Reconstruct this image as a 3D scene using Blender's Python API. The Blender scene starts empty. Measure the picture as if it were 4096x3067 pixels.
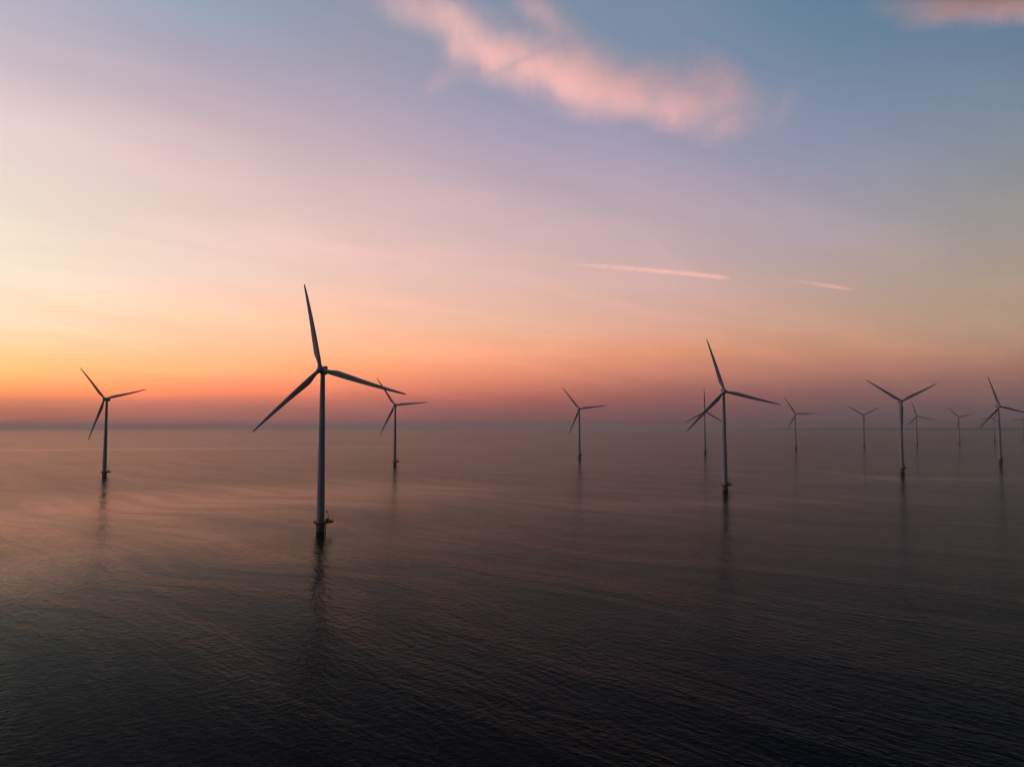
import bpy, bmesh, math, random
from mathutils import Vector, Matrix, Euler

scene = bpy.context.scene
COL = scene.collection
R = math.radians

# ------------------------------------------------------------------ camera
CAM_H = 62.0            # drone height above the water, metres
F_PX = 2841.0           # focal length in pixels of a 4096 px wide picture
PITCH = R(3.43)
cam_data = bpy.data.cameras.new('camera')
cam = bpy.data.objects.new('camera', cam_data)
COL.objects.link(cam)
cam.location = (0, 0, CAM_H)
cam.rotation_euler = (R(90) + PITCH, 0, 0)
cam_data.sensor_width = 36.0
cam_data.lens = 36.0 * F_PX / 4096.0
cam_data.clip_start = 1.0
cam_data.clip_end = 400000.0
scene.camera = cam

# ------------------------------------------------------------------ exposure, sampling
scene.view_settings.view_transform = 'Standard'
scene.view_settings.look = 'None'
scene.view_settings.exposure = 1.5
scene.view_settings.gamma = 1.0
scene.view_settings.use_curve_mapping = False
scene.cycles.use_denoising = True
scene.cycles.max_bounces = 4
scene.cycles.diffuse_bounces = 2
scene.cycles.glossy_bounces = 2
scene.cycles.volume_bounces = 1
scene.cycles.volume_step_rate = 1.0
scene.cycles.volume_max_steps = 256

# ------------------------------------------------------------------ sun and sky
SUN_AZ = -48.0          # degrees from the camera's axis, minus = left of the frame
SUN_EL = -1.0           # just below the horizon: it lights the clouds, not the turbines


def lin(c):
    out = []
    for v in c:
        v /= 255.0
        out.append(v / 12.92 if v <= 0.04045 else ((v + 0.055) / 1.055) ** 2.4)
    return tuple(out)


world = bpy.data.worlds.new('World')
scene.world = world
world.use_nodes = True
nt = world.node_tree
nt.nodes.clear()
WN = nt.nodes
WL = nt.links.new


def wmath(op, a, b=None, c=None):
    n = WN.new('ShaderNodeMath')
    n.operation = op
    for i, v in enumerate((a, b, c)):
        if v is None:
            continue
        if isinstance(v, (int, float)):
            n.inputs[i].default_value = v
        else:
            WL(v, n.inputs[i])
    return n.outputs[0]


tc = WN.new('ShaderNodeTexCoord')
nrm = WN.new('ShaderNodeVectorMath'); nrm.operation = 'NORMALIZE'
WL(tc.outputs['Generated'], nrm.inputs[0])
sep = WN.new('ShaderNodeSeparateXYZ')
WL(nrm.outputs[0], sep.inputs[0])
elev = wmath('MULTIPLY', wmath('ARCSINE', sep.outputs['Z']), 180 / math.pi)      # degrees
azim = wmath('MULTIPLY', wmath('ARCTAN2', sep.outputs['X'], sep.outputs['Y']), 180 / math.pi)
dif = wmath('SUBTRACT', azim, SUN_AZ)
dif = wmath('ABSOLUTE', wmath('WRAP', dif, 180.0, -180.0))                       # azimuth from the sun, 0..180
elev_pos = wmath('DIVIDE', elev, 90.0)

# twilight sky: colour against elevation, at growing azimuth from the sun
SKY = [
    (0.0, [(0.00, (1.367, 0.422, 0.234)), (1.22, (1.768, 0.545, 0.300)), (1.84, (2.696, 0.814, 0.347)), (2.45, (6.550, 1.236, 0.350)), (3.67, (6.727, 1.854, 0.556)), (4.89, (6.549, 2.085, 0.787)), (6.72, (5.165, 2.277, 1.266)), (9.75, (2.799, 2.190, 1.397)), (12.74, (2.280, 1.810, 1.216)), (15.68, (1.793, 1.436, 1.069)), (18.55, (1.402, 1.066, 0.884)), (21.34, (0.993, 0.773, 0.748)), (24.04, (0.679, 0.577, 0.621)), (26.65, (0.524, 0.494, 0.570)), (45.00, (0.264, 0.259, 0.320)), (90.00, (0.013, 0.027, 0.061))]),
    (11.8, [(0.00, (0.430, 0.145, 0.099)), (1.22, (0.537, 0.181, 0.123)), (1.84, (0.809, 0.268, 0.141)), (2.45, (1.946, 0.403, 0.141)), (3.67, (1.980, 0.598, 0.222)), (4.89, (1.933, 0.675, 0.316)), (6.72, (1.567, 0.756, 0.520)), (9.75, (0.942, 0.803, 0.626)), (12.74, (0.902, 0.775, 0.622)), (15.68, (0.866, 0.742, 0.641)), (18.55, (0.832, 0.667, 0.619)), (21.34, (0.707, 0.570, 0.597)), (24.04, (0.555, 0.483, 0.545)), (26.65, (0.470, 0.448, 0.532)), (45.00, (0.264, 0.259, 0.320)), (90.00, (0.013, 0.027, 0.061))]),
    (23.2, [(0.00, (0.410, 0.137, 0.112)), (1.36, (0.512, 0.171, 0.140)), (2.04, (0.793, 0.226, 0.146)), (2.71, (1.438, 0.323, 0.152)), (4.07, (1.534, 0.499, 0.222)), (5.43, (1.515, 0.582, 0.306)), (7.45, (1.383, 0.651, 0.413)), (10.81, (0.930, 0.680, 0.558)), (14.11, (0.866, 0.641, 0.555)), (17.33, (0.784, 0.592, 0.547)), (20.47, (0.677, 0.514, 0.521)), (23.51, (0.542, 0.432, 0.496)), (26.43, (0.413, 0.384, 0.472)), (29.23, (0.304, 0.379, 0.489)), (45.00, (0.173, 0.221, 0.297)), (90.00, (0.013, 0.027, 0.061))]),
    (35.5, [(0.00, (0.318, 0.114, 0.104)), (1.46, (0.397, 0.142, 0.131)), (2.19, (0.625, 0.175, 0.133)), (2.92, (0.833, 0.235, 0.144)), (4.38, (1.119, 0.384, 0.186)), (5.83, (1.175, 0.487, 0.262)), (8.01, (1.060, 0.556, 0.371)), (11.61, (0.871, 0.564, 0.477)), (15.14, (0.802, 0.536, 0.499)), (18.59, (0.679, 0.485, 0.497)), (21.93, (0.544, 0.417, 0.485)), (25.14, (0.425, 0.369, 0.461)), (28.21, (0.343, 0.330, 0.416)), (31.14, (0.262, 0.298, 0.394)), (45.00, (0.150, 0.176, 0.245)), (90.00, (0.013, 0.027, 0.061))]),
    (49.1, [(0.00, (0.223, 0.086, 0.086)), (1.49, (0.279, 0.108, 0.108)), (2.24, (0.434, 0.125, 0.108)), (2.99, (0.606, 0.183, 0.136)), (4.48, (0.851, 0.296, 0.180)), (5.97, (0.934, 0.391, 0.230)), (8.20, (0.864, 0.482, 0.341)), (11.89, (0.768, 0.489, 0.432)), (15.50, (0.654, 0.458, 0.464)), (19.02, (0.520, 0.396, 0.462)), (22.42, (0.394, 0.345, 0.461)), (25.69, (0.316, 0.317, 0.438)), (28.81, (0.243, 0.290, 0.395)), (31.78, (0.216, 0.272, 0.379)), (45.00, (0.125, 0.162, 0.236)), (90.00, (0.013, 0.027, 0.061))]),
    (60.2, [(0.00, (0.172, 0.078, 0.086)), (1.46, (0.215, 0.098, 0.107)), (2.19, (0.302, 0.108, 0.107)), (2.92, (0.373, 0.140, 0.124)), (4.38, (0.594, 0.221, 0.153)), (5.84, (0.761, 0.307, 0.185)), (8.02, (0.722, 0.393, 0.295)), (11.62, (0.630, 0.421, 0.399)), (15.16, (0.522, 0.392, 0.424)), (18.61, (0.417, 0.346, 0.429)), (21.95, (0.325, 0.313, 0.433)), (25.16, (0.247, 0.290, 0.416)), (28.24, (0.206, 0.268, 0.379)), (31.17, (0.188, 0.260, 0.359)), (45.00, (0.109, 0.155, 0.225)), (90.00, (0.013, 0.027, 0.061))]),
    (72.3, [(0.00, (0.131, 0.079, 0.087)), (1.36, (0.163, 0.099, 0.108)), (2.04, (0.218, 0.104, 0.108)), (2.72, (0.269, 0.123, 0.122)), (4.08, (0.435, 0.188, 0.147)), (5.44, (0.570, 0.264, 0.175)), (7.48, (0.570, 0.333, 0.244)), (10.84, (0.502, 0.359, 0.320)), (14.15, (0.408, 0.348, 0.388)), (17.39, (0.327, 0.309, 0.386)), (20.54, (0.244, 0.278, 0.396)), (23.58, (0.196, 0.260, 0.365)), (26.51, (0.156, 0.240, 0.345)), (29.31, (0.127, 0.225, 0.340)), (45.00, (0.076, 0.136, 0.214)), (90.00, (0.013, 0.027, 0.061))]),
    (83.0, [(0.00, (0.119, 0.080, 0.087)), (1.22, (0.149, 0.100, 0.108)), (1.84, (0.193, 0.110, 0.117)), (2.45, (0.238, 0.126, 0.116)), (3.67, (0.347, 0.168, 0.136)), (4.89, (0.421, 0.232, 0.166)), (6.72, (0.461, 0.306, 0.210)), (9.75, (0.411, 0.321, 0.247)), (12.74, (0.348, 0.310, 0.288)), (15.68, (0.287, 0.291, 0.300)), (18.55, (0.233, 0.274, 0.332)), (21.34, (0.189, 0.257, 0.331)), (24.04, (0.150, 0.225, 0.331)), (26.65, (0.117, 0.210, 0.317)), (45.00, (0.070, 0.128, 0.202)), (90.00, (0.013, 0.027, 0.061))]),
    (120.0, [(0.00, (0.006, 0.006, 0.008)), (3.00, (0.008, 0.007, 0.010)), (8.00, (0.015, 0.012, 0.016)), (15.00, (0.015, 0.015, 0.021)), (25.00, (0.011, 0.015, 0.025)), (45.00, (0.008, 0.013, 0.024)), (90.00, (0.013, 0.027, 0.061))]),
    (180.0, [(0.00, (0.003, 0.004, 0.006)), (5.00, (0.005, 0.005, 0.009)), (12.00, (0.009, 0.008, 0.013)), (22.00, (0.008, 0.010, 0.017)), (45.00, (0.007, 0.011, 0.020)), (90.00, (0.013, 0.027, 0.061))]),
]
ramps = []
for d, stops in SKY:
    n = WN.new('ShaderNodeValToRGB')
    n.color_ramp.interpolation = 'LINEAR'
    el = n.color_ramp.elements
    while len(el) > 1:
        el.remove(el[-1])
    for i, (e, c) in enumerate(stops):
        s = el[0] if i == 0 else el.new(e / 90.0)
        s.position = e / 90.0
        s.color = (*c, 1)
    WL(elev_pos, n.inputs[0])
    ramps.append((d, n.outputs[0]))
colour = ramps[0][1]
for i in range(1, len(ramps)):
    mr = WN.new('ShaderNodeMapRange')
    mr.interpolation_type = 'LINEAR'
    mr.inputs['From Min'].default_value = ramps[i - 1][0]
    mr.inputs['From Max'].default_value = ramps[i][0]
    WL(dif, mr.inputs['Value'])
    mx = WN.new('ShaderNodeMix'); mx.data_type = 'RGBA'
    WL(mr.outputs[0], mx.inputs[0])
    WL(colour, mx.inputs[6])
    WL(ramps[i][1], mx.inputs[7])
    colour = mx.outputs[2]
# thin high veils: faint, drawn-out streaks of brighter, pinker air, laid out on a level sheet overhead
lvl = WN.new('ShaderNodeVectorMath'); lvl.operation = 'DIVIDE'
comb = WN.new('ShaderNodeCombineXYZ')
zc = wmath('ADD', wmath('MAXIMUM', sep.outputs['Z'], 0.0), 0.12)
for i in range(3):
    WL(zc, comb.inputs[i])
WL(nrm.outputs[0], lvl.inputs[0])
WL(comb.outputs[0], lvl.inputs[1])
mp = WN.new('ShaderNodeMapping')
mp.inputs['Rotation'].default_value = (0, 0, R(-35))
WL(lvl.outputs[0], mp.inputs['Vector'])
st = WN.new('ShaderNodeVectorMath'); st.operation = 'MULTIPLY'
WL(mp.outputs[0], st.inputs[0])
st.inputs[1].default_value = (0.55, 1.5, 0.0)
veil = WN.new('ShaderNodeTexNoise')
veil.inputs['Scale'].default_value = 1.5
veil.inputs['Detail'].default_value = 5.0
veil.inputs['Roughness'].default_value = 0.55
veil.inputs['Distortion'].default_value = 0.6
WL(st.outputs[0], veil.inputs['Vector'])
vm = WN.new('ShaderNodeMapRange')
vm.interpolation_type = 'SMOOTHSTEP'
vm.inputs['From Min'].default_value = 0.38
vm.inputs['From Max'].default_value = 0.72
WL(veil.outputs[0], vm.inputs['Value'])
vmx = WN.new('ShaderNodeMix'); vmx.data_type = 'RGBA'; vmx.blend_type = 'MULTIPLY'
vmx.inputs[0].default_value = 1.0
tint = WN.new('ShaderNodeMix'); tint.data_type = 'RGBA'
tint.inputs[6].default_value = (0.97, 0.975, 0.98, 1)
tint.inputs[7].default_value = (1.08, 1.045, 1.04, 1)
WL(vm.outputs[0], tint.inputs[0])
WL(colour, vmx.inputs[6])
WL(tint.outputs[2], vmx.inputs[7])
bg = WN.new('ShaderNodeBackground')
WL(vmx.outputs[2], bg.inputs['Color'])
bg.inputs['Strength'].default_value = 0.346
sky = WN.new('ShaderNodeTexSky')
sky.sky_type = 'NISHITA'
sky.sun_disc = False
sky.sun_elevation = R(SUN_EL)
sky.sun_rotation = R(SUN_AZ)
bg2 = WN.new('ShaderNodeBackground')
WL(sky.outputs[0], bg2.inputs['Color'])
bg2.inputs['Strength'].default_value = 0.014
add = WN.new('ShaderNodeAddShader')
WL(bg.outputs[0], add.inputs[0])
WL(bg2.outputs[0], add.inputs[1])
wout = WN.new('ShaderNodeOutputWorld')
WL(add.outputs[0], wout.inputs['Surface'])

sun_data = bpy.data.lights.new('sun', 'SUN')
sun_data.energy = 5.0
sun_data.color = (1.0, 0.41, 0.26)
sun_data.angle = R(0.5)
sun = bpy.data.objects.new('sun', sun_data)
COL.objects.link(sun)
sd = Vector((math.sin(R(SUN_AZ)) * math.cos(R(SUN_EL)), math.cos(R(SUN_AZ)) * math.cos(R(SUN_EL)), math.sin(R(SUN_EL))))
sun.rotation_euler = (-sd).to_track_quat('-Z', 'Y').to_euler()
sun.location = (0, 0, 400)

# ------------------------------------------------------------------ helpers
EARTH = 7.4e6           # earth radius with refraction: the sea falls away to its own horizon


def sea_z(x, y):
    return -(x * x + y * y) / (2 * EARTH)


def ray(px, py):
    """direction through a pixel of the 4096 x 3067 photograph (used only to survey positions)"""
    F = Vector((0, math.cos(PITCH), math.sin(PITCH)))
    U = Vector((0, -math.sin(PITCH), math.cos(PITCH)))
    return F + Vector((1, 0, 0)) * ((px - 2048) / F_PX) - U * ((py - 1533.5) / F_PX)


def at_level(px, py, z):
    d = ray(px, py)
    t = (z - CAM_H) / d.z
    return Vector((0, 0, CAM_H)) + d * t


def on_sea(px, py):
    p = at_level(px, py, 0)
    for _ in range(5):
        p = at_level(px, py, sea_z(p.x, p.y))
    return p


def link_mesh(name, bm, mat, parent=None, smooth=False, loc=None):
    me = bpy.data.meshes.new(name)
    bmesh.ops.recalc_face_normals(bm, faces=bm.faces)
    bm.to_mesh(me)
    bm.free()
    if smooth:
        for p in me.polygons:
            p.use_smooth = True
    me.materials.append(mat)
    o = bpy.data.objects.new(name, me)
    COL.objects.link(o)
    if parent:
        o.parent = parent
    if loc:
        o.location = loc
    return o


def add_box(bm, c, s, rot=None, taper=1.0):
    """box with centre c and full size s"""
    vs = []
    for k in (-1, 1):
        t = taper if k > 0 else 1.0
        for i, j in ((-1, -1), (1, -1), (1, 1), (-1, 1)):
            v = Vector((i * s[0] / 2 * t, j * s[1] / 2 * t, k * s[2] / 2))
            if rot:
                v = rot @ v
            vs.append(bm.verts.new(v + Vector(c)))
    for f in ((0, 3, 2, 1), (4, 5, 6, 7), (0, 1, 5, 4), (1, 2, 6, 5), (2, 3, 7, 6), (3, 0, 4, 7)):
        bm.faces.new([vs[i] for i in f])


def add_bar(bm, a, b, r0, r1=None, n=8):
    """round bar from a to b"""
    a, b = Vector(a), Vector(b)
    r1 = r0 if r1 is None else r1
    q = (b - a).to_track_quat('Z', 'Y')
    rings = []
    for p, r in ((a, r0), (b, r1)):
        rings.append([bm.verts.new(p + q @ Vector((math.cos(2 * math.pi * i / n) * r, math.sin(2 * math.pi * i / n) * r, 0))) for i in range(n)])
    for i in range(n):
        bm.faces.new((rings[0][i], rings[0][(i + 1) % n], rings[1][(i + 1) % n], rings[1][i]))
    bm.faces.new(rings[0][::-1])
    bm.faces.new(rings[1])


def add_lathe(bm, prof, n=48, axis='Z'):
    """solid of revolution; prof = [(radius, height)]"""
    rings = []
    for r, h in prof:
        if r < 1e-4:
            v = (0, 0, h) if axis == 'Z' else (0, h, 0)
            rings.append([bm.verts.new(v)])
        else:
            ring = []
            for i in range(n):
                a = 2 * math.pi * i / n
                if axis == 'Z':
                    ring.append(bm.verts.new((r * math.cos(a), r * math.sin(a), h)))
                else:
                    ring.append(bm.verts.new((r * math.cos(a), h, r * math.sin(a))))
            rings.append(ring)
    for A, B in zip(rings, rings[1:]):
        for i in range(n):
            j = (i + 1) % n
            if len(A) == 1 and len(B) > 1:
                bm.faces.new((A[0], B[j], B[i]))
            elif len(B) == 1 and len(A) > 1:
                bm.faces.new((A[i], A[j], B[0]))
            elif len(A) > 1:
                bm.faces.new((A[i], A[j], B[j], B[i]))
    for Rg, flip in ((rings[0], True), (rings[-1], False)):
        if len(Rg) > 1:
            bm.faces.new(Rg[::-1] if flip else Rg)


class Nodes:
    def __init__(self, name):
        self.mat = bpy.data.materials.new(name)
        self.mat.use_nodes = True
        self.t = self.mat.node_tree
        self.t.nodes.clear()
        self.out = self.t.nodes.new('ShaderNodeOutputMaterial')

    def n(self, kind, **kw):
        node = self.t.nodes.new(kind)
        for k, v in kw.items():
            setattr(node, k, v)
        return node

    def set(self, sock, v):
        if hasattr(v, 'node'):
            self.t.links.new(v, sock)
        else:
            sock.default_value = v

    def math(self, op, a, b=None, c=None, clamp=False):
        m = self.n('ShaderNodeMath', operation=op, use_clamp=clamp)
        for i, v in enumerate((a, b, c)):
            if v is not None:
                self.set(m.inputs[i], v)
        return m.outputs[0]

    def vec(self, op, a, b=None, out=0):
        m = self.n('ShaderNodeVectorMath', operation=op)
        self.set(m.inputs[0], a)
        if b is not None:
            self.set(m.inputs[1], b)
        return m.outputs['Value'] if out else m.outputs[0]

    def noise(self, vec, scale, detail=2.0, rough=0.5, dist=0.0, color=False, dims='3D'):
        m = self.n('ShaderNodeTexNoise', noise_dimensions=dims)
        self.set(m.inputs['Vector'], vec)
        self.set(m.inputs['Scale'], scale)
        self.set(m.inputs['Detail'], detail)
        self.set(m.inputs['Roughness'], rough)
        self.set(m.inputs['Distortion'], dist)
        return m.outputs['Color' if color else 'Fac']

    def mapping(self, vec, rot=(0, 0, 0), scale=(1, 1, 1)):
        """turn the coordinates first, then stretch them"""
        m = self.n('ShaderNodeMapping', vector_type='POINT')
        self.set(m.inputs['Vector'], vec)
        m.inputs['Rotation'].default_value = rot
        return self.vec('MULTIPLY', m.outputs[0], scale)

    def maprange(self, v, a, b, c, d, smooth=False):
        m = self.n('ShaderNodeMapRange', interpolation_type='SMOOTHSTEP' if smooth else 'LINEAR')
        self.set(m.inputs['Value'], v)
        for k, x in (('From Min', a), ('From Max', b), ('To Min', c), ('To Max', d)):
            self.set(m.inputs[k], x)
        return m.outputs[0]

    def mix(self, f, a, b):
        m = self.n('ShaderNodeMix', data_type='RGBA')
        self.set(m.inputs[0], f)
        self.set(m.inputs[6], a)
        self.set(m.inputs[7], b)
        return m.outputs[2]

    def link(self, a, b):
        self.t.links.new(a, b)


# ------------------------------------------------------------------ sea
def sea_material():
    N = Nodes('lake_water')
    pos = N.n('ShaderNodeTexCoord').outputs['Object']
    # wind patches: broad, long areas where the ripples are stronger or weaker
    warp = N.vec('SCALE', N.vec('SUBTRACT', N.noise(pos, 0.004, 2, color=True), (0.5, 0.5, 0.5)), None)
    warp.node.inputs['Scale'].default_value = 160.0
    wpos = N.vec('ADD', pos, warp)
    patch = N.noise(N.mapping(wpos, rot=(0, 0, R(18)), scale=(0.0011, 0.0045, 0)), 1.0, 3.0, 0.55)
    patch = N.maprange(patch, 0.36, 0.66, 0.0, 1.0, smooth=True)
    streak = N.noise(N.mapping(wpos, rot=(0, 0, R(40)), scale=(0.0035, 0.03, 0)), 1.0, 3.0, 0.6)
    streak = N.maprange(streak, 0.35, 0.7, 0.0, 1.0, smooth=True)
    amp = N.math('ADD', N.math('MULTIPLY', patch, PATCH_A), N.math('MULTIPLY', streak, STREAK_A))
    amp = N.math('ADD', amp, AMP_0)
    # boat wakes and gust bands: bright sheen painted in by a paler gloss colour
    trail = 0.0
    for a, b, half, gain in SHEEN_BANDS:
        d = Vector((b.x - a.x, b.y - a.y, 0))
        L = d.length
        d /= L
        nx, ny = -d.y, d.x
        rel = N.vec('SUBTRACT', wpos if half > 33 else pos, (a.x, a.y, 0))
        across = N.vec('DOT_PRODUCT', rel, (nx, ny, 0), out=1)
        along = N.math('DIVIDE', N.vec('DOT_PRODUCT', rel, (d.x, d.y, 0), out=1), L)
        g = N.math('EXPONENT', N.math('MULTIPLY', N.math('POWER', N.math('DIVIDE', N.math('ABSOLUTE', across), half), 2.0), -1.0))
        fade = N.math('MULTIPLY', N.maprange(along, 0.0, 0.25, 0, 1, True), N.maprange(along, 0.6, 1.0, 1, 0, True))
        sheen_band = N.math('MULTIPLY', N.math('MULTIPLY', g, fade), gain)
        trail = N.math('ADD', trail, N.math('MULTIPLY', sheen_band, N.maprange(streak, 0, 1, 0.6, 1.2)) if half > 33 else sheen_band)
    # the waves themselves: two crossing trains, short chop and a low swell
    bend = N.vec('SCALE', N.vec('SUBTRACT', N.noise(pos, 0.03, 1, color=True), (0.5, 0.5, 0.5)))
    bend.node.inputs['Scale'].default_value = 8.0
    p2 = N.vec('ADD', pos, bend)
    h = None
    for rot, lam, aniso, height, det, rough in WAVES:
        v = N.mapping(p2, rot=(0, 0, R(rot)), scale=(1 / (lam * aniso), 1 / lam, 0))
        t = N.math('MULTIPLY', N.noise(v, 1.0, det, rough, dims='3D'), height)
        h = t if h is None else N.math('ADD', h, t)
    h = N.math('MULTIPLY', h, amp)
    bump = N.n('ShaderNodeBump')
    bump.inputs['Strength'].default_value = 1.0
    bump.inputs['Distance'].default_value = 1.0
    bump.inputs['Filter Width'].default_value = 0.02
    N.link(h, bump.inputs['Height'])
    fr = N.n('ShaderNodeFresnel')
    fr.inputs['IOR'].default_value = WATER_IOR
    N.link(bump.outputs[0], fr.inputs['Normal'])
    body = N.n('ShaderNodeBsdfDiffuse')
    body.inputs['Color'].default_value = (0.0008, 0.0014, 0.0014, 1)
    gl = N.n('ShaderNodeBsdfGlossy')
    sheen = N.math('MULTIPLY_ADD', patch, 0.2, N.math('MULTIPLY', streak, 0.32))  # wind patches and streaks also carry a painted, brighter sheen
    N.link(N.mix(N.math('ADD', sheen, trail, clamp=True), (*WATER_TINT, 1), (*SHEEN_TINT, 1)), gl.inputs['Color'])
    gl.inputs['Roughness'].default_value = WATER_ROUGH
    N.link(bump.outputs[0], gl.inputs['Normal'])
    mx = N.n('ShaderNodeMixShader')
    N.link(fr.outputs[0], mx.inputs[0])
    N.link(body.outputs[0], mx.inputs[1])
    N.link(gl.outputs[0], mx.inputs[2])
    N.link(mx.outputs[0], N.out.inputs['Surface'])
    return N.mat


WATER_IOR = 1.075
WATER_TINT = (0.41, 0.54, 0.61)
SHEEN_TINT = (0.95, 1.0, 1.0)  # paler gloss colour for the painted sheen
WATER_ROUGH = 0.11
PATCH_A, STREAK_A, AMP_0 = 0.85, 0.5, 0.4
#  crest direction, wavelength, length of crests / wavelength, height, detail, roughness
WAVES = [(48, 2.1, 3.6, 0.30, 2.0, 0.55),
         (26, 1.1, 2.2, 0.12, 2.0, 0.55),
         (-36, 1.7, 2.4, 0.15, 2.0, 0.55),
         (46, 9.0, 4.0, 0.16, 0.0, 0.5)]
SHEEN_BANDS = [(on_sea(-1400, 2200), on_sea(2000, 1910), 130.0, 0.8),      # gust bands: sheen painted into the gloss colour
         (on_sea(-1400, 2520), on_sea(1150, 2060), 85.0, 0.6),
         (on_sea(1900, 2030), on_sea(3900, 1985), 42.0, 0.3),
         (on_sea(3000, 1925), on_sea(4700, 1900), 34.0, 0.22),
         (on_sea(600, 2330), on_sea(2100, 2080), 36.0, 0.28),
         (on_sea(-1500, 1815), on_sea(2400, 1779), 24.0, 1.0),       # boat wakes, their brightness painted the same way
         (on_sea(2280, 1773), on_sea(2760, 1766), 30.0, 0.45),
         (on_sea(3160, 1868), on_sea(3960, 1966), 8.0, 0.28)]

bm = bmesh.new()
NSEG = 192
radii = [30 * (90000 / 30) ** (i / 60) for i in range(61)]
centre = bm.verts.new((0, 0, 0))
rings = [[bm.verts.new((r * math.cos(2 * math.pi * k / NSEG), r * math.sin(2 * math.pi * k / NSEG), sea_z(r, 0))) for k in range(NSEG)] for r in radii]
for k in range(NSEG):
    bm.faces.new((centre, rings[0][k], rings[0][(k + 1) % NSEG]))
for A, B in zip(rings, rings[1:]):
    for k in range(NSEG):
        bm.faces.new((A[k], B[k], B[(k + 1) % NSEG], A[(k + 1) % NSEG]))
water = link_mesh('water', bm, sea_material(), smooth=True)
water['kind'] = 'structure'

# ------------------------------------------------------------------ low coast on the horizon
def coast_material():
    N = Nodes('coast_ground')
    pos = N.n('ShaderNodeTexCoord').outputs['Object']
    c = N.mix(N.noise(pos, 0.004, 4), (0.03, 0.04, 0.02, 1), (0.07, 0.07, 0.04, 1))
    b = N.n('ShaderNodeBsdfPrincipled')
    N.link(c, b.inputs['Base Color'])
    b.inputs['Roughness'].default_value = 0.9
    N.link(b.outputs[0], N.out.inputs['Surface'])
    return N.mat


rnd = random.Random(4)
bm = bmesh.new()
rows = []
NC = 160
prev = 0.0
for i in range(NC + 1):
    t = i / NC
    az = R(16 + 34 * t)
    d0 = 18500 - 2000 * t
    prev = 0.75 * prev + rnd.uniform(-3, 3)
    top = (42 + prev) * min(1, t * 3.0) ** 0.7
    row = []
    for dd, hh in ((0, -8), (60, 3 + 0.1 * top), (500, 0.55 * top), (1500, top), (2600, 0.6 * top), (3200, -12)):
        r = d0 + dd
        x, y = r * math.sin(az), r * math.cos(az)
        row.append(bm.verts.new((x, y, sea_z(x, y) + hh)))
    rows.append(row)
for A, B in zip(rows, rows[1:]):
    for j in range(5):
        bm.faces.new((A[j], B[j], B[j + 1], A[j + 1]))
coast = link_mesh('coast', bm, coast_material(), smooth=True)
coast['kind'] = 'structure'

# ------------------------------------------------------------------ haze
N = Nodes('haze_air')
pv = N.n('ShaderNodeVolumePrincipled')
pv.inputs['Color'].default_value = (0.78, 0.73, 0.74, 1)
pv.inputs['Density'].default_value = 0.6e-4
pv.inputs['Anisotropy'].default_value = 0.35
N.link(pv.outputs[0], N.out.inputs['Volume'])
bm = bmesh.new()
add_box(bm, (0, 0, (152.5 - 560) / 2), (182000, 182000, 152.5 + 560))
haze = link_mesh('haze', bm, N.mat)
haze['kind'] = 'stuff'


# ------------------------------------------------------------------ wind turbines
def paint(name, colour, rough, dirt, scale, streak=1.0):
    N = Nodes(name)
    pos = N.n('ShaderNodeTexCoord').outputs['Object']
    f = N.noise(N.mapping(pos, scale=(1, 1, streak)), scale, 5, 0.6)
    f = N.maprange(f, 0.4, 0.75, 0, 1, True)
    c = N.mix(f, (*colour, 1), (*dirt, 1))
    b = N.n('ShaderNodeBsdfPrincipled')
    N.link(c, b.inputs['Base Color'])
    N.link(N.maprange(f, 0, 1, rough, min(1, rough + 0.25)), b.inputs['Roughness'])
    N.link(b.outputs[0], N.out.inputs['Surface'])
    return N.mat


M_TOWER = paint('tower_paint', (0.40, 0.44, 0.49), 0.45, (0.33, 0.35, 0.37), 0.5, 0.12)
M_BLADE = paint('blade_gelcoat', (0.40, 0.43, 0.47), 0.4, (0.33, 0.34, 0.36), 0.35, 0.15)
M_YELLOW = paint('yellow_paint', (0.28, 0.145, 0.022), 0.6, (0.13, 0.07, 0.022), 0.8, 0.25)
M_DARK = paint('cooler_black', (0.012, 0.012, 0.013), 0.6, (0.03, 0.03, 0.03), 2.0)
M_STEEL = paint('galvanised_steel', (0.30, 0.30, 0.29), 0.45, (0.2, 0.19, 0.17), 1.5)
M_WET = paint('splash_zone_steel', (0.035, 0.032, 0.022), 0.35, (0.02, 0.026, 0.016), 1.2)

HUB_H, OVERHANG, TILT = 95.0, 4.5, R(6)
BLADE_R = 54.0
YAW = R(4)
DECK = 5.6              # platform deck above the water
EXT = R(90 - 69) + YAW  # where the platform's laydown area points, in the turbine's own frame
ex = Vector((math.cos(EXT), math.sin(EXT), 0))
ey = Vector((-math.sin(EXT), math.cos(EXT), 0))


def deck_outline():
    """round walkway with a square bay towards the laydown side, as points in order"""
    pts = []
    n = 30
    half = R(32)
    for i in range(n + 1):
        a = half + (2 * math.pi - 2 * half) * i / n
        pts.append(ex * (4.05 * math.cos(a)) + ey * (4.05 * math.sin(a)))
    w = 4.05 * math.sin(half)
    pts += [ex * 6.9 - ey * w, ex * 7.4 - ey * (w - 0.5), ex * 7.4 + ey * (w - 0.5), ex * 6.9 + ey * w]
    return pts


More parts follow.
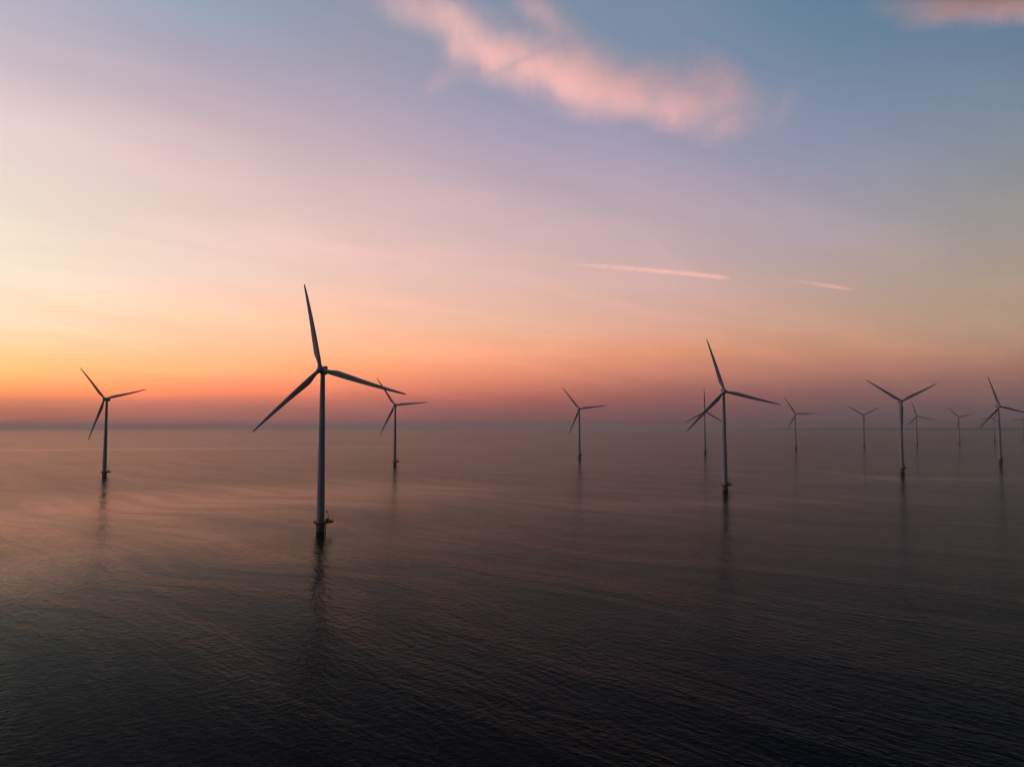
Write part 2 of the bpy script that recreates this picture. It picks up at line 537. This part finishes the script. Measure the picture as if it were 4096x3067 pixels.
def blade_mesh():
    bm = bmesh.new()
    NS, NP = 44, 28
    rings = []
    for s in range(NS + 1):
        t = s / NS
        t = t ** 1.05
        r = 1.5 + (BLADE_R - 1.5) * t
        k = r / BLADE_R
        # chord: round root, widest at a fifth of the radius, slender tip
        def lerp(tab):
            for (a, va), (b, vb) in zip(tab, tab[1:]):
                if k <= b:
                    u = (k - a) / (b - a)
                    u = u * u * (3 - 2 * u) if va != vb and a < 0.2 else u
                    return va + (vb - va) * u
            return tab[-1][1]
        chord = lerp([(0.0, 2.3), (0.055, 2.3), (0.2, 3.75), (0.35, 3.35), (0.55, 2.6), (0.75, 1.9), (0.92, 1.25), (0.98, 0.85), (1.0, 0.3)])
        thick = lerp([(0.0, 1.0), (0.055, 1.0), (0.2, 0.40), (0.35, 0.29), (0.55, 0.23), (0.8, 0.18), (1.0, 0.16)])
        round_ = lerp([(0.0, 1.0), (0.055, 1.0), (0.2, 0.0), (1.0, 0.0)])
        twist = R(lerp([(0.0, 12.0), (0.2, 11.0), (0.5, 4.5), (1.0, -0.5)]))
        axis = 0.5 * round_ + 0.32 * (1 - round_)
        sweep = -1.5 * k ** 2.6
        bend = -1.2 * k ** 2 + 1.9 * k      # a little cone, bowed by the wind
        ring = []
        for p in range(NP):
            a = 2 * math.pi * p / NP
            xc = 0.5 * (1 - math.cos(a))            # 0 leading edge .. 1 trailing edge
            yt = 5 * thick * (0.2969 * math.sqrt(max(xc, 0)) - 0.126 * xc - 0.3516 * xc ** 2 + 0.2843 * xc ** 3 - 0.1036 * xc ** 4)
            yt = yt if a <= math.pi else -yt
            cx, cy = xc, math.sin(a) * 0.5 * thick
            fx = (xc * (1 - round_) + cx * round_ - axis) * chord
            fy = (yt * (1 - round_) + cy * round_) * chord
            X, Y = -fx, fy                          # leading edge towards +X
            X, Y = X * math.cos(twist) + Y * math.sin(twist), -X * math.sin(twist) + Y * math.cos(twist)
            ring.append(bm.verts.new((X + sweep, Y + bend * 0.6, r)))
        rings.append(ring)
    for A, B in zip(rings, rings[1:]):
        for i in range(NP):
            bm.faces.new((A[i], A[(i + 1) % NP], B[(i + 1) % NP], B[i]))
    bm.faces.new(rings[0][::-1])
    bm.faces.new(rings[-1])
    return bm


def spin_matrix(theta):
    return Matrix.Rotation(-TILT, 4, 'X') @ Matrix.Rotation(theta, 4, 'Y')


def make_turbine():
    root = bpy.data.objects.new('wind_turbine', None)
    COL.objects.link(root)
    # foundation pile with the yellow transition piece
    bm = bmesh.new()
    add_lathe(bm, [(2.5, 0.55), (2.5, 3.9), (2.62, 3.9), (2.62, 4.1), (2.5, 4.1), (2.5, DECK - 0.32)], 48)
    tp = link_mesh('transition_piece', bm, M_YELLOW, root, smooth=False)
    bm = bmesh.new()
    add_lathe(bm, [(2.47, -12), (2.47, 0.7)], 48)
    link_mesh('monopile', bm, M_WET, root)
    bm = bmesh.new()
    for side in (-0.55, 0.55):              # boat landing tubes and ladder
        b0 = ex * 3.05 + ey * side * 1.7
        add_bar(bm, b0 + Vector((0, 0, -1.5)), b0 + Vector((0, 0, 5.0)), 0.12)
        for z in (1.2, 4.4):
            add_bar(bm, b0 + Vector((0, 0, z)), ex * 2.3 + ey * side * 1.5 + Vector((0, 0, z)), 0.09)
    for k in range(17):
        z = -0.6 + 0.34 * k
        add_bar(bm, ex * 2.8 - ey * 0.3 + Vector((0, 0, z)), ex * 2.8 + ey * 0.3 + Vector((0, 0, z)), 0.025, n=6)
    for side in (-0.3, 0.3):
        add_bar(bm, ex * 2.8 + ey * side + Vector((0, 0, -1)), ex * 2.8 + ey * side + Vector((0, 0, 5.2)), 0.04, n=6)
    link_mesh('boat_landing', bm, M_YELLOW, root)
    # platform
    pts = deck_outline()
    bm = bmesh.new()
    lo = [bm.verts.new(p + Vector((0, 0, DECK - 0.32))) for p in pts]
    hi = [bm.verts.new(p + Vector((0, 0, DECK))) for p in pts]
    for i in range(len(pts)):
        j = (i + 1) % len(pts)
        bm.faces.new((lo[i], lo[j], hi[j], hi[i]))
    bm.faces.new(lo[::-1])
    bm.faces.new(hi)
    bmesh.ops.triangulate(bm, faces=[f for f in bm.faces if len(f.verts) > 4])
    plat = link_mesh('platform', bm, M_YELLOW, root)
    bm = bmesh.new()
    add_lathe(bm, [(2.55, DECK - 1.35), (3.25, DECK - 0.62), (3.25, DECK - 0.33), (2.52, DECK - 0.33)], 40)
    for k in range(10):
        a = EXT + 2 * math.pi * (k + 0.5) / 10
        u = Vector((math.cos(a), math.sin(a), 0))
        add_bar(bm, u * 2.55 + Vector((0, 0, DECK - 1.3)), u * 3.9 + Vector((0, 0, DECK - 0.34)), 0.09, n=6)
    for side in (-1.5, 1.5):
        add_bar(bm, ex * 2.4 + ey * side * 0.8 + Vector((0, 0, DECK - 1.1)), ex * 6.9 + ey * side + Vector((0, 0, DECK - 0.36)), 0.16, n=8)
    link_mesh('bracket', bm, M_YELLOW, plat)
    bm = bmesh.new()
    npt = len(pts)
    for i in range(npt):
        a, b = pts[i] * 0.985, pts[(i + 1) % npt] * 0.985
        add_bar(bm, a + Vector((0, 0, DECK - 0.05)), a + Vector((0, 0, DECK + 1.2)), 0.045, n=6)
        for z in (0.45, 0.8, 1.2):
            add_bar(bm, a + Vector((0, 0, DECK + z)), b + Vector((0, 0, DECK + z)), 0.035, n=6)
        mid = (a + b) / 2
        dr = b - a
        rot = Matrix.Rotation(math.atan2(dr.y, dr.x), 3, 'Z')
        add_box(bm, mid + Vector((0, 0, DECK + 0.1)), (dr.length, 0.03, 0.2), rot)
        if dr.length > 1.5:
            nn = int(dr.length / 0.9)
            for k in range(1, nn):
                q = a + dr * k / nn
                add_bar(bm, q + Vector((0, 0, DECK)), q + Vector((0, 0, DECK + 1.2)), 0.045, n=6)
    link_mesh('railing', bm, M_YELLOW, plat)
    # davit crane folded against the tower
    bm = bmesh.new()
    cb = ex * 5.0 - ey * 0.7
    up = Vector((0, 0, 1))
    add_bar(bm, cb + up * (DECK - 0.02), cb + up * (DECK + 1.7), 0.34, 0.26, 12)
    add_bar(bm, cb + up * (DECK + 1.7), cb + up * (DECK + 1.95), 0.40, 0.40, 12)
    topc = ex * 3.75 - ey * 0.55 + up * (DECK + 6.3)
    add_bar(bm, cb + up * (DECK + 1.95), topc, 0.2, 0.13, 10)
    add_bar(bm, topc, ex * 2.95 - ey * 0.5 + up * (DECK + 6.75), 0.24, 0.2, 10)
    add_box(bm, topc + ex * -0.15, (0.75, 0.5, 0.75), Matrix.Rotation(EXT, 3, 'Z'))
    add_bar(bm, ex * 3.0 - ey * 0.5 + up * (DECK + 6.6), ex * 4.2 - ey * 0.62 + up * (DECK + 2.0), 0.06, n=6)
    add_bar(bm, cb + ex * 0.35 + up * (DECK + 1.2), cb - ex * 0.45 + up * (DECK + 4.0), 0.09, n=8)
    crane = link_mesh('crane', bm, M_YELLOW, root)
    bm = bmesh.new()
    add_bar(bm, cb + ex * 0.5 - ey * 0.5 + up * (DECK + 0.9), cb + ex * 0.5 + ey * 0.5 + up * (DECK + 0.9), 0.3, n=12)
    link_mesh('winch', bm, M_DARK, crane)
    bm = bmesh.new()
    rz = Matrix.Rotation(EXT, 3, 'Z')
    add_box(bm, ex * 3.75 + ey * 0.7 + up * (DECK + 0.96), (1.5, 1.3, 1.9), rz)
    add_box(bm, ex * 3.75 + ey * 0.7 + up * (DECK + 1.96), (1.6, 1.4, 0.1), rz)
    add_box(bm, ex * 5.5 + ey * 0.9 + up * (DECK + 0.45), (0.9, 0.8, 0.86), rz)
    link_mesh('equipment_cabinet', bm, M_STEEL, root)
    bm = bmesh.new()
    lp = ex * 7.15 + ey * 0.4
    add_bar(bm, lp + up * DECK, lp + up * (DECK + 2.5), 0.07, 0.06, 8)
    add_bar(bm, lp + up * (DECK + 2.5), lp + up * (DECK + 2.75), 0.15, 0.12, 10)
    add_bar(bm, lp + up * (DECK + 2.75), lp + up * (DECK + 3.1), 0.1, 0.1, 10)
    link_mesh('navigation_lantern', bm, M_YELLOW, root)
    # tower in three cans with flange rings
    bm = bmesh.new()
    zt = HUB_H - 2.1
    r0, r1 = 2.36, 1.36

    def rad(z):
        t = (z - DECK) / (zt - DECK)
        return r0 + (r1 - r0) * t ** 1.15
    prof = [(r0 + 0.12, DECK - 0.02), (r0 + 0.12, DECK + 0.22), (r0, DECK + 0.22)]
    flanges = (DECK + 28, DECK + 59)
    zs = sorted([DECK + 0.25 + (zt - DECK - 0.25) * i / 24 for i in range(25)] + [z for f in flanges for z in (f - 0.1, f + 0.1)])
    for z in zs:
        prof.append((rad(z), z))
    add_lathe(bm, prof, 56)
    tower = link_mesh('tower', bm, M_TOWER, root, smooth=True)
    for f in flanges:
        bm = bmesh.new()
        add_lathe(bm, [(rad(f) - 0.02, f - 0.07), (rad(f) + 0.035, f - 0.07), (rad(f) + 0.035, f + 0.07), (rad(f) - 0.02, f + 0.07)], 56)
        link_mesh('flange', bm, M_TOWER, tower)
    bm = bmesh.new()
    dv = Vector((math.cos(EXT - R(100)), math.sin(EXT - R(100)), 0))
    dr = Matrix.Rotation(EXT - R(100), 3, 'Z')
    add_box(bm, dv * 2.33 + up * (DECK + 1.45), (0.14, 1.0, 2.2), dr)
    link_mesh('door', bm, M_STEEL, tower)
    # nacelle: short round direct-drive drum, axis tilted up towards the nose
    bm = bmesh.new()
    prof = [(0.0, 5.1), (0.9, 5.05), (1.5, 4.85), (1.85, 4.45), (2.0, 3.9), (2.03, 2.0), (2.03, -0.6), (2.03, -1.0),
            (2.16, -1.05), (2.16, -2.55), (2.05, -2.62), (1.5, -2.66), (1.2, -2.7)]
    add_lathe(bm, prof, 48, axis='Y')
    nacelle = link_mesh('nacelle', bm, M_TOWER, root, smooth=True, loc=(0, 0, HUB_H))
    nacelle.rotation_euler = (-TILT, 0, 0)
    bm = bmesh.new()
    add_lathe(bm, [(1.36, -2.12), (1.5, -2.0), (1.5, -1.2)], 40)
    link_mesh('yaw_collar', bm, M_TOWER, nacelle)
    bm = bmesh.new()
    add_box(bm, (0, 3.3, 2.3), (2.9, 1.1, 1.5))
    cooler = link_mesh('cooler', bm, M_DARK, nacelle)
    bm = bmesh.new()
    for x in (-1.5, 1.5):
        add_box(bm, (x, 3.3, 2.28), (0.12, 1.3, 1.62))
    add_box(bm, (0, 3.3, 3.1), (3.1, 1.3, 0.1))
    link_mesh('cooler_frame', bm, M_DARK, nacelle)
    for x in (-0.75, 0.0, 0.75):
        bm = bmesh.new()
        add_bar(bm, (x, 3.3, 3.14), (x, 3.3, 4.35), 0.05, 0.03, 6)
        add_box(bm, (x, 3.3, 3.25), (0.3, 0.3, 0.22))
        link_mesh('mast', bm, M_DARK, nacelle)
    # rotor: spinner with blade collars, three blades
    bm = bmesh.new()
    prof = [(1.25, 1.72), (1.75, 1.68), (1.9, 1.3), (1.95, 0.3), (1.9, -0.5), (1.7, -1.2), (1.35, -1.75), (0.85, -2.15), (0.35, -2.33), (0.0, -2.36)]
    add_lathe(bm, prof, 48, axis='Y')
    hub = link_mesh('rotor_hub', bm, M_BLADE, root, smooth=True, loc=(0, -OVERHANG * math.cos(TILT), HUB_H + OVERHANG * math.sin(TILT)))
    hub.rotation_mode = 'QUATERNION'
    bm = bmesh.new()
    for k in range(3):
        a = 2 * math.pi * k / 3
        u = Vector((math.sin(a), 0, math.cos(a)))
        add_bar(bm, u * 0.9, u * 2.15, 1.62, 1.36, 32)
    link_mesh('blade_collar', bm, M_BLADE, hub, smooth=True)
    me = None
    for k in range(3):
        if me is None:
            b = link_mesh('blade', blade_mesh(), M_BLADE, hub, smooth=True)
            me = b.data
        else:
            b = bpy.data.objects.new('blade', me)
            COL.objects.link(b)
            b.parent = hub
        b.rotation_euler = (0, 2 * math.pi * k / 3, 0)
    return root


def copy_tree(o, parent=None):
    c = o.copy()
    COL.objects.link(c)
    c.parent = parent
    for ch in list(o.children):
        copy_tree(ch, c)
    return c


#   base in the photograph (pixel), rotor angle (degrees clockwise from upright), distance factor, label
TURBINES = [
    ((1281, 2126), -12.0, 1.0, 'largest and nearest wind turbine, its yellow base low in the left half of the water'),
    ((2901, 1962), -14.5, 1.0, 'second largest wind turbine, right of centre, overlapping a smaller turbine behind its left blade'),
    ((417, 1906), -41.0, 1.0, 'leftmost wind turbine, standing alone against the yellow glow'),
    ((3609.5, 1886), -55.0, 0.985, 'tall wind turbine whose third blade hangs down over its tower, rotor like a Y'),
    ((1579, 1860), -33.5, 1.0, 'wind turbine just right of the nearest one, its upper blade crossed by that blade tip'),
    ((4002, 1846), -14.0, 0.97, 'large wind turbine at the right edge, its right blade cut off by the frame'),
    ((2318, 1832), -36.0, 1.0, 'small wind turbine standing alone in the middle of the picture'),
    ((2820.5, 1812.6), 2.0, 1.0, 'small wind turbine with one blade straight up, partly behind the large turbine right of centre'),
    ((3183.5, 1796), -29.0, 1.0, 'small wind turbine with a level right blade, between the two large turbines on the right'),
    ((3456.6, 1785.5), -56.0, 1.0, 'small Y shaped wind turbine just left of the tall Y shaped one'),
    ((3668.6, 1778.7), -13.0, 0.98, 'small hazy wind turbine just right of the tall Y shaped one'),
    ((3837.8, 1767.4), -44.0, 0.95, 'faint small wind turbine between the tall Y shaped one and the right edge turbine'),
    ((3977.9, 1760), 30.0, 0.94, 'faint distant wind turbine half hidden behind the large turbine at the right edge'),
    ((4094, 1754), 28.0, 0.94, 'faintest distant wind turbine, cut by the right edge of the frame'),
]
proto = make_turbine()
for i, (base, theta, fac, label) in enumerate(TURBINES):
    t = proto if i == 0 else copy_tree(proto)
    p = on_sea(*base)
    p = Vector((p.x * fac, p.y * fac, 0))
    p.z = sea_z(p.x, p.y)
    t.location = p
    t.rotation_euler = (0, 0, -YAW)
    t['label'] = label
    t['category'] = 'wind turbine'
    t['group'] = 'wind turbines standing in the lake'
    for ch in t.children:
        if ch.name.startswith('rotor_hub'):
            ch.rotation_quaternion = spin_matrix(R(theta)).to_quaternion()


# ------------------------------------------------------------------ clouds and vapour trails
def slab(bm, pts, cell, field, thr, thick):
    """closed lens-shaped mesh over the cells of a plan grid where field > thr"""
    (x0, y0), (x1, y1) = pts
    nx, ny = int((x1 - x0) / cell), int((y1 - y0) / cell)
    keep = [[field(x0 + (i + .5) * cell, y0 + (j + .5) * cell) > thr for j in range(ny)] for i in range(nx)]
    verts = {}

    def v(i, j, s):
        k = (i, j, s)
        if k not in verts:
            h = thick * (0.25 + 0.75 * min(1, max(0, field(x0 + i * cell, y0 + j * cell) - thr) * 2))
            verts[k] = bm.verts.new((x0 + i * cell, y0 + j * cell, h * s))
        return verts[k]
    for i in range(nx):
        for j in range(ny):
            if not keep[i][j]:
                continue
            bm.faces.new((v(i, j, 1), v(i + 1, j, 1), v(i + 1, j + 1, 1), v(i, j + 1, 1)))
            bm.faces.new((v(i, j, -1), v(i, j + 1, -1), v(i + 1, j + 1, -1), v(i + 1, j, -1)))
            for (a, b, di, dj) in (((0, 0), (1, 0), 0, -1), ((1, 0), (1, 1), 1, 0), ((1, 1), (0, 1), 0, 1), ((0, 1), (0, 0), -1, 0)):
                ii, jj = i + di, j + dj
                if 0 <= ii < nx and 0 <= jj < ny and keep[ii][jj]:
                    continue
                bm.faces.new((v(i + a[0], j + a[1], -1), v(i + b[0], j + b[1], -1), v(i + b[0], j + b[1], 1), v(i + a[0], j + a[1], 1)))


def make_cloud(label, alt, blobs, thick, density, warp=380.0, rot=0.0, nscale=1.0, thr=0.34):
    """blobs: pixel x, y, radius x, radius y (pixels of the photograph), slant (px in y per px in x), weight"""
    B = []
    for px, py, rx, ry, sl, w in blobs:
        c = at_level(px, py, alt)
        ax = at_level(px + rx, py + rx * sl, alt) - c
        ay = at_level(px, py + ry, alt) - c
        det = ax.x * ay.y - ax.y * ay.x
        # inverse of the 2x2 that takes unit circle to the blob
        B.append((c, (ay.y / det, -ay.x / det), (-ax.y / det, ax.x / det), w))
    org = B[len(B) // 2][0].copy()

    def field(x, y):
        s = 0
        for c, m0, m1, w in B:
            dx, dy = x + org.x - c.x, y + org.y - c.y
            u, v = m0[0] * dx + m0[1] * dy, m1[0] * dx + m1[1] * dy
            s += w * math.exp(-(u * u + v * v))
        return s
    N = Nodes('cloud_vapour')
    pos = N.n('ShaderNodeTexCoord').outputs['Object']
    wv = N.vec('SCALE', N.vec('SUBTRACT', N.noise(N.mapping(pos, rot=(0, 0, rot), scale=(1, 0.6, 0.4)), 0.0013 * nscale, 4, 0.6, color=True), (0.5, 0.5, 0.5)))
    wv.node.inputs['Scale'].default_value = warp * 2
    q = N.vec('ADD', pos, wv)
    tot = None
    for c, m0, m1, w in B:
        rel = N.vec('SUBTRACT', q, (c.x - org.x, c.y - org.y, 0))
        u = N.vec('DOT_PRODUCT', rel, (m0[0], m0[1], 0), out=1)
        v = N.vec('DOT_PRODUCT', rel, (m1[0], m1[1], 0), out=1)
        d2 = N.math('MULTIPLY_ADD', u, u, N.math('MULTIPLY', v, v))
        g = N.math('MULTIPLY', N.math('EXPONENT', N.math('MULTIPLY', d2, -1.0)), w)
        tot = g if tot is None else N.math('ADD', tot, g)
    f = N.noise(N.mapping(q, rot=(0, 0, rot), scale=(0.6, 0.75, 0.35)), 0.0024 * nscale, 6, 0.6)
    fine = N.noise(N.mapping(q, rot=(0, 0, rot - 0.5), scale=(0.5, 0.75, 0.25)), 0.008 * nscale, 4, 0.6)
    f = N.math('MULTIPLY_ADD', N.math('SUBTRACT', fine, 0.5), 0.34, f)
    dens = N.math('MULTIPLY', tot, N.maprange(f, 0.3, 0.72, 0.12, 1.7))
    dens = N.math('POWER', N.maprange(dens, thr * 0.25, 1.5, 0.0, 1.0), 1.25)
    sepz = N.n('ShaderNodeSeparateXYZ')
    N.link(pos, sepz.inputs[0])
    zz = N.math('DIVIDE', sepz.outputs['Z'], thick)
    vert = N.math('SUBTRACT', 1.0, N.math('MULTIPLY', zz, zz), clamp=True)
    dens = N.math('MULTIPLY', N.math('MULTIPLY', dens, vert), density)
    pv = N.n('ShaderNodeVolumePrincipled')
    pv.inputs['Color'].default_value = (0.98, 0.96, 0.96, 1)
    pv.inputs['Anisotropy'].default_value = 0.45
    N.mat.cycles.volume_step_rate = 0.14
    N.link(dens, pv.inputs['Density'])
    N.link(pv.outputs[0], N.out.inputs['Volume'])
    xs = [c.x - org.x for c, *_ in B]
    ys = [c.y - org.y for c, *_ in B]
    bm = bmesh.new()
    slab(bm, ((min(xs) - 3500, min(ys) - 3500), (max(xs) + 3500, max(ys) + 3500)), 90.0, field, 0.06, thick)
    o = link_mesh('cloud', bm, N.mat, loc=org)
    o['label'] = label
    o['category'] = 'cloud'
    return o


make_cloud('long wispy pink cloud drifting across the top centre of the sky', 3000.0, [
    (1760, 75, 230, 75, 0.15, 0.62), (1900, 175, 160, 105, 0.5, 0.7), (2080, 245, 180, 100, 0.3, 0.9),
    (2250, 310, 210, 85, 0.15, 1.1), (2450, 335, 190, 80, 0.1, 1.0), (2640, 315, 170, 45, 0.0, 0.85),
    (2830, 295, 125, 60, 0.25, 0.9), (2900, 350, 75, 110, 0.5, 0.5), (3030, 410, 140, 80, 0.3, 0.32), (2770, 240, 60, 40, 0.6, 0.6),
    (2180, 45, 105, 60, 0.6, 1.0), (2330, 190, 120, 65, 0.3, 0.5), (2560, 430, 290, 95, 0.1, 0.75),
    (2830, 470, 170, 95, 0.2, 0.65), (1740, 330, 120, 60, -0.5, 0.36), (3170, 400, 130, 32, -0.9, 0.3),
    (1560, 50, 150, 45, 0.1, 0.36)],
    120.0, 0.0018, rot=R(-20), warp=330)
make_cloud('pink cloud cut off by the top right corner', 3000.0, [
    (3540, 0, 130, 40, -0.25, 0.6), (3720, 30, 150, 55, -0.2, 0.95), (3880, 35, 140, 55, -0.25, 0.95), (4040, -10, 160, 65, -0.15, 1.3), (4180, -10, 130, 60, -0.1, 1.2)],
    110.0, 0.0048, rot=R(20), warp=260)


def make_trail(label, alt, pts, halfw, density, clump=0.0, fade=(0.1, 0.15)):
    """vapour trail: a long thin tube of vapour; pts = pixels along it"""
    P = [at_level(x, y, alt) for x, y in pts]
    org = P[0].copy()
    end = P[-1] - org
    length = end.length
    xdir = end.normalized()
    ydir = Vector((0, 0, 1)).cross(xdir).normalized()
    bm = bmesh.new()
    NR, n = 60, 14
    rings = []

    m_ = P[len(P) // 2] - org
    tm = m_.dot(xdir) / length
    bow_h = m_.dot(ydir) / (4 * tm * (1 - tm))
    for k in range(NR + 1):
        t = k / NR
        q = length * t, 4 * bow_h * t * (1 - t)
        rad = halfw * (0.35 + 0.65 * math.sin(math.pi * min(1, max(0.0, t * 1.0))) ** 0.4)
        rings.append([bm.verts.new((q[0], q[1] + rad * math.cos(2 * math.pi * i / n), rad * math.sin(2 * math.pi * i / n))) for i in range(n)])
    for A, B in zip(rings, rings[1:]):
        for i in range(n):
            bm.faces.new((A[i], A[(i + 1) % n], B[(i + 1) % n], B[i]))
    bm.faces.new(rings[0][::-1])
    bm.faces.new(rings[-1])
    N = Nodes('trail_vapour')
    pos = N.n('ShaderNodeTexCoord').outputs['Object']
    s = N.n('ShaderNodeSeparateXYZ')
    wv = N.vec('SCALE', N.vec('SUBTRACT', N.noise(pos, 2.2 / halfw, 3, 0.6, color=True), (0.5, 0.5, 0.5)))
    wv.node.inputs['Scale'].default_value = halfw * 0.9
    N.link(N.vec('ADD', pos, wv), s.inputs[0])
    # bow of the trail sideways (parabola through its middle point)
    t = N.math('DIVIDE', s.outputs['X'], length)
    bow = N.math('MULTIPLY', N.math('MULTIPLY', t, N.math('SUBTRACT', 1.0, t)), 4 * bow_h)
    yy = N.math('SUBTRACT', s.outputs['Y'], bow)
    r2 = N.math('DIVIDE', N.math('ADD', N.math('MULTIPLY', yy, yy), N.math('MULTIPLY', s.outputs['Z'], s.outputs['Z'])), (halfw * 0.45) ** 2)
    g = N.math('EXPONENT', N.math('MULTIPLY', r2, -1.0))
    ends = N.math('MULTIPLY', N.maprange(t, 0.0, fade[0], 0, 1, True), N.maprange(t, 1 - fade[1], 1.0, 1, 0, True))
    lo = N.maprange(t, 0.0, 0.75, 1 - clump, 1.0)
    cl = N.maprange(N.noise(N.mapping(pos, scale=(1, 0.3, 0.3)), 0.42 / halfw, 5, 0.7), 0.4, 0.6, lo, 1.0)
    d = N.math('MULTIPLY', N.math('MULTIPLY', g, ends), N.math('MULTIPLY', cl, density))
    pv = N.n('ShaderNodeVolumePrincipled')
    pv.inputs['Color'].default_value = (0.98, 0.97, 0.96, 1)
    pv.inputs['Anisotropy'].default_value = 0.45
    N.mat.cycles.volume_step_rate = 0.2
    N.link(d, pv.inputs['Density'])
    N.link(pv.outputs[0], N.out.inputs['Volume'])
    o = link_mesh('vapour_trail', bm, N.mat, loc=org)
    o.rotation_euler = (0, 0, math.atan2(xdir.y, xdir.x))
    o['label'] = label
    o['category'] = 'vapour trail'
    o['group'] = 'aircraft vapour trails'
    return o


make_trail('longer bright pink vapour trail right of centre above the turbines', 6000.0, [(2210, 1052), (2570, 1078), (2935, 1115)], 150.0, 0.0033, 0.95, (0.4, 0.1))
make_trail('short pink vapour trail to the right of the longer one', 6000.0, [(3090, 1110), (3270, 1136), (3440, 1164)], 150.0, 0.0025, 0.8, (0.7, 0.35))
make_trail('faint pale curved vapour trail in the yellow sky at the left', 5000.0, [(-40, 1245), (310, 1324), (680, 1436)], 190.0, 0.00011, 0.4, (0.3, 0.5))
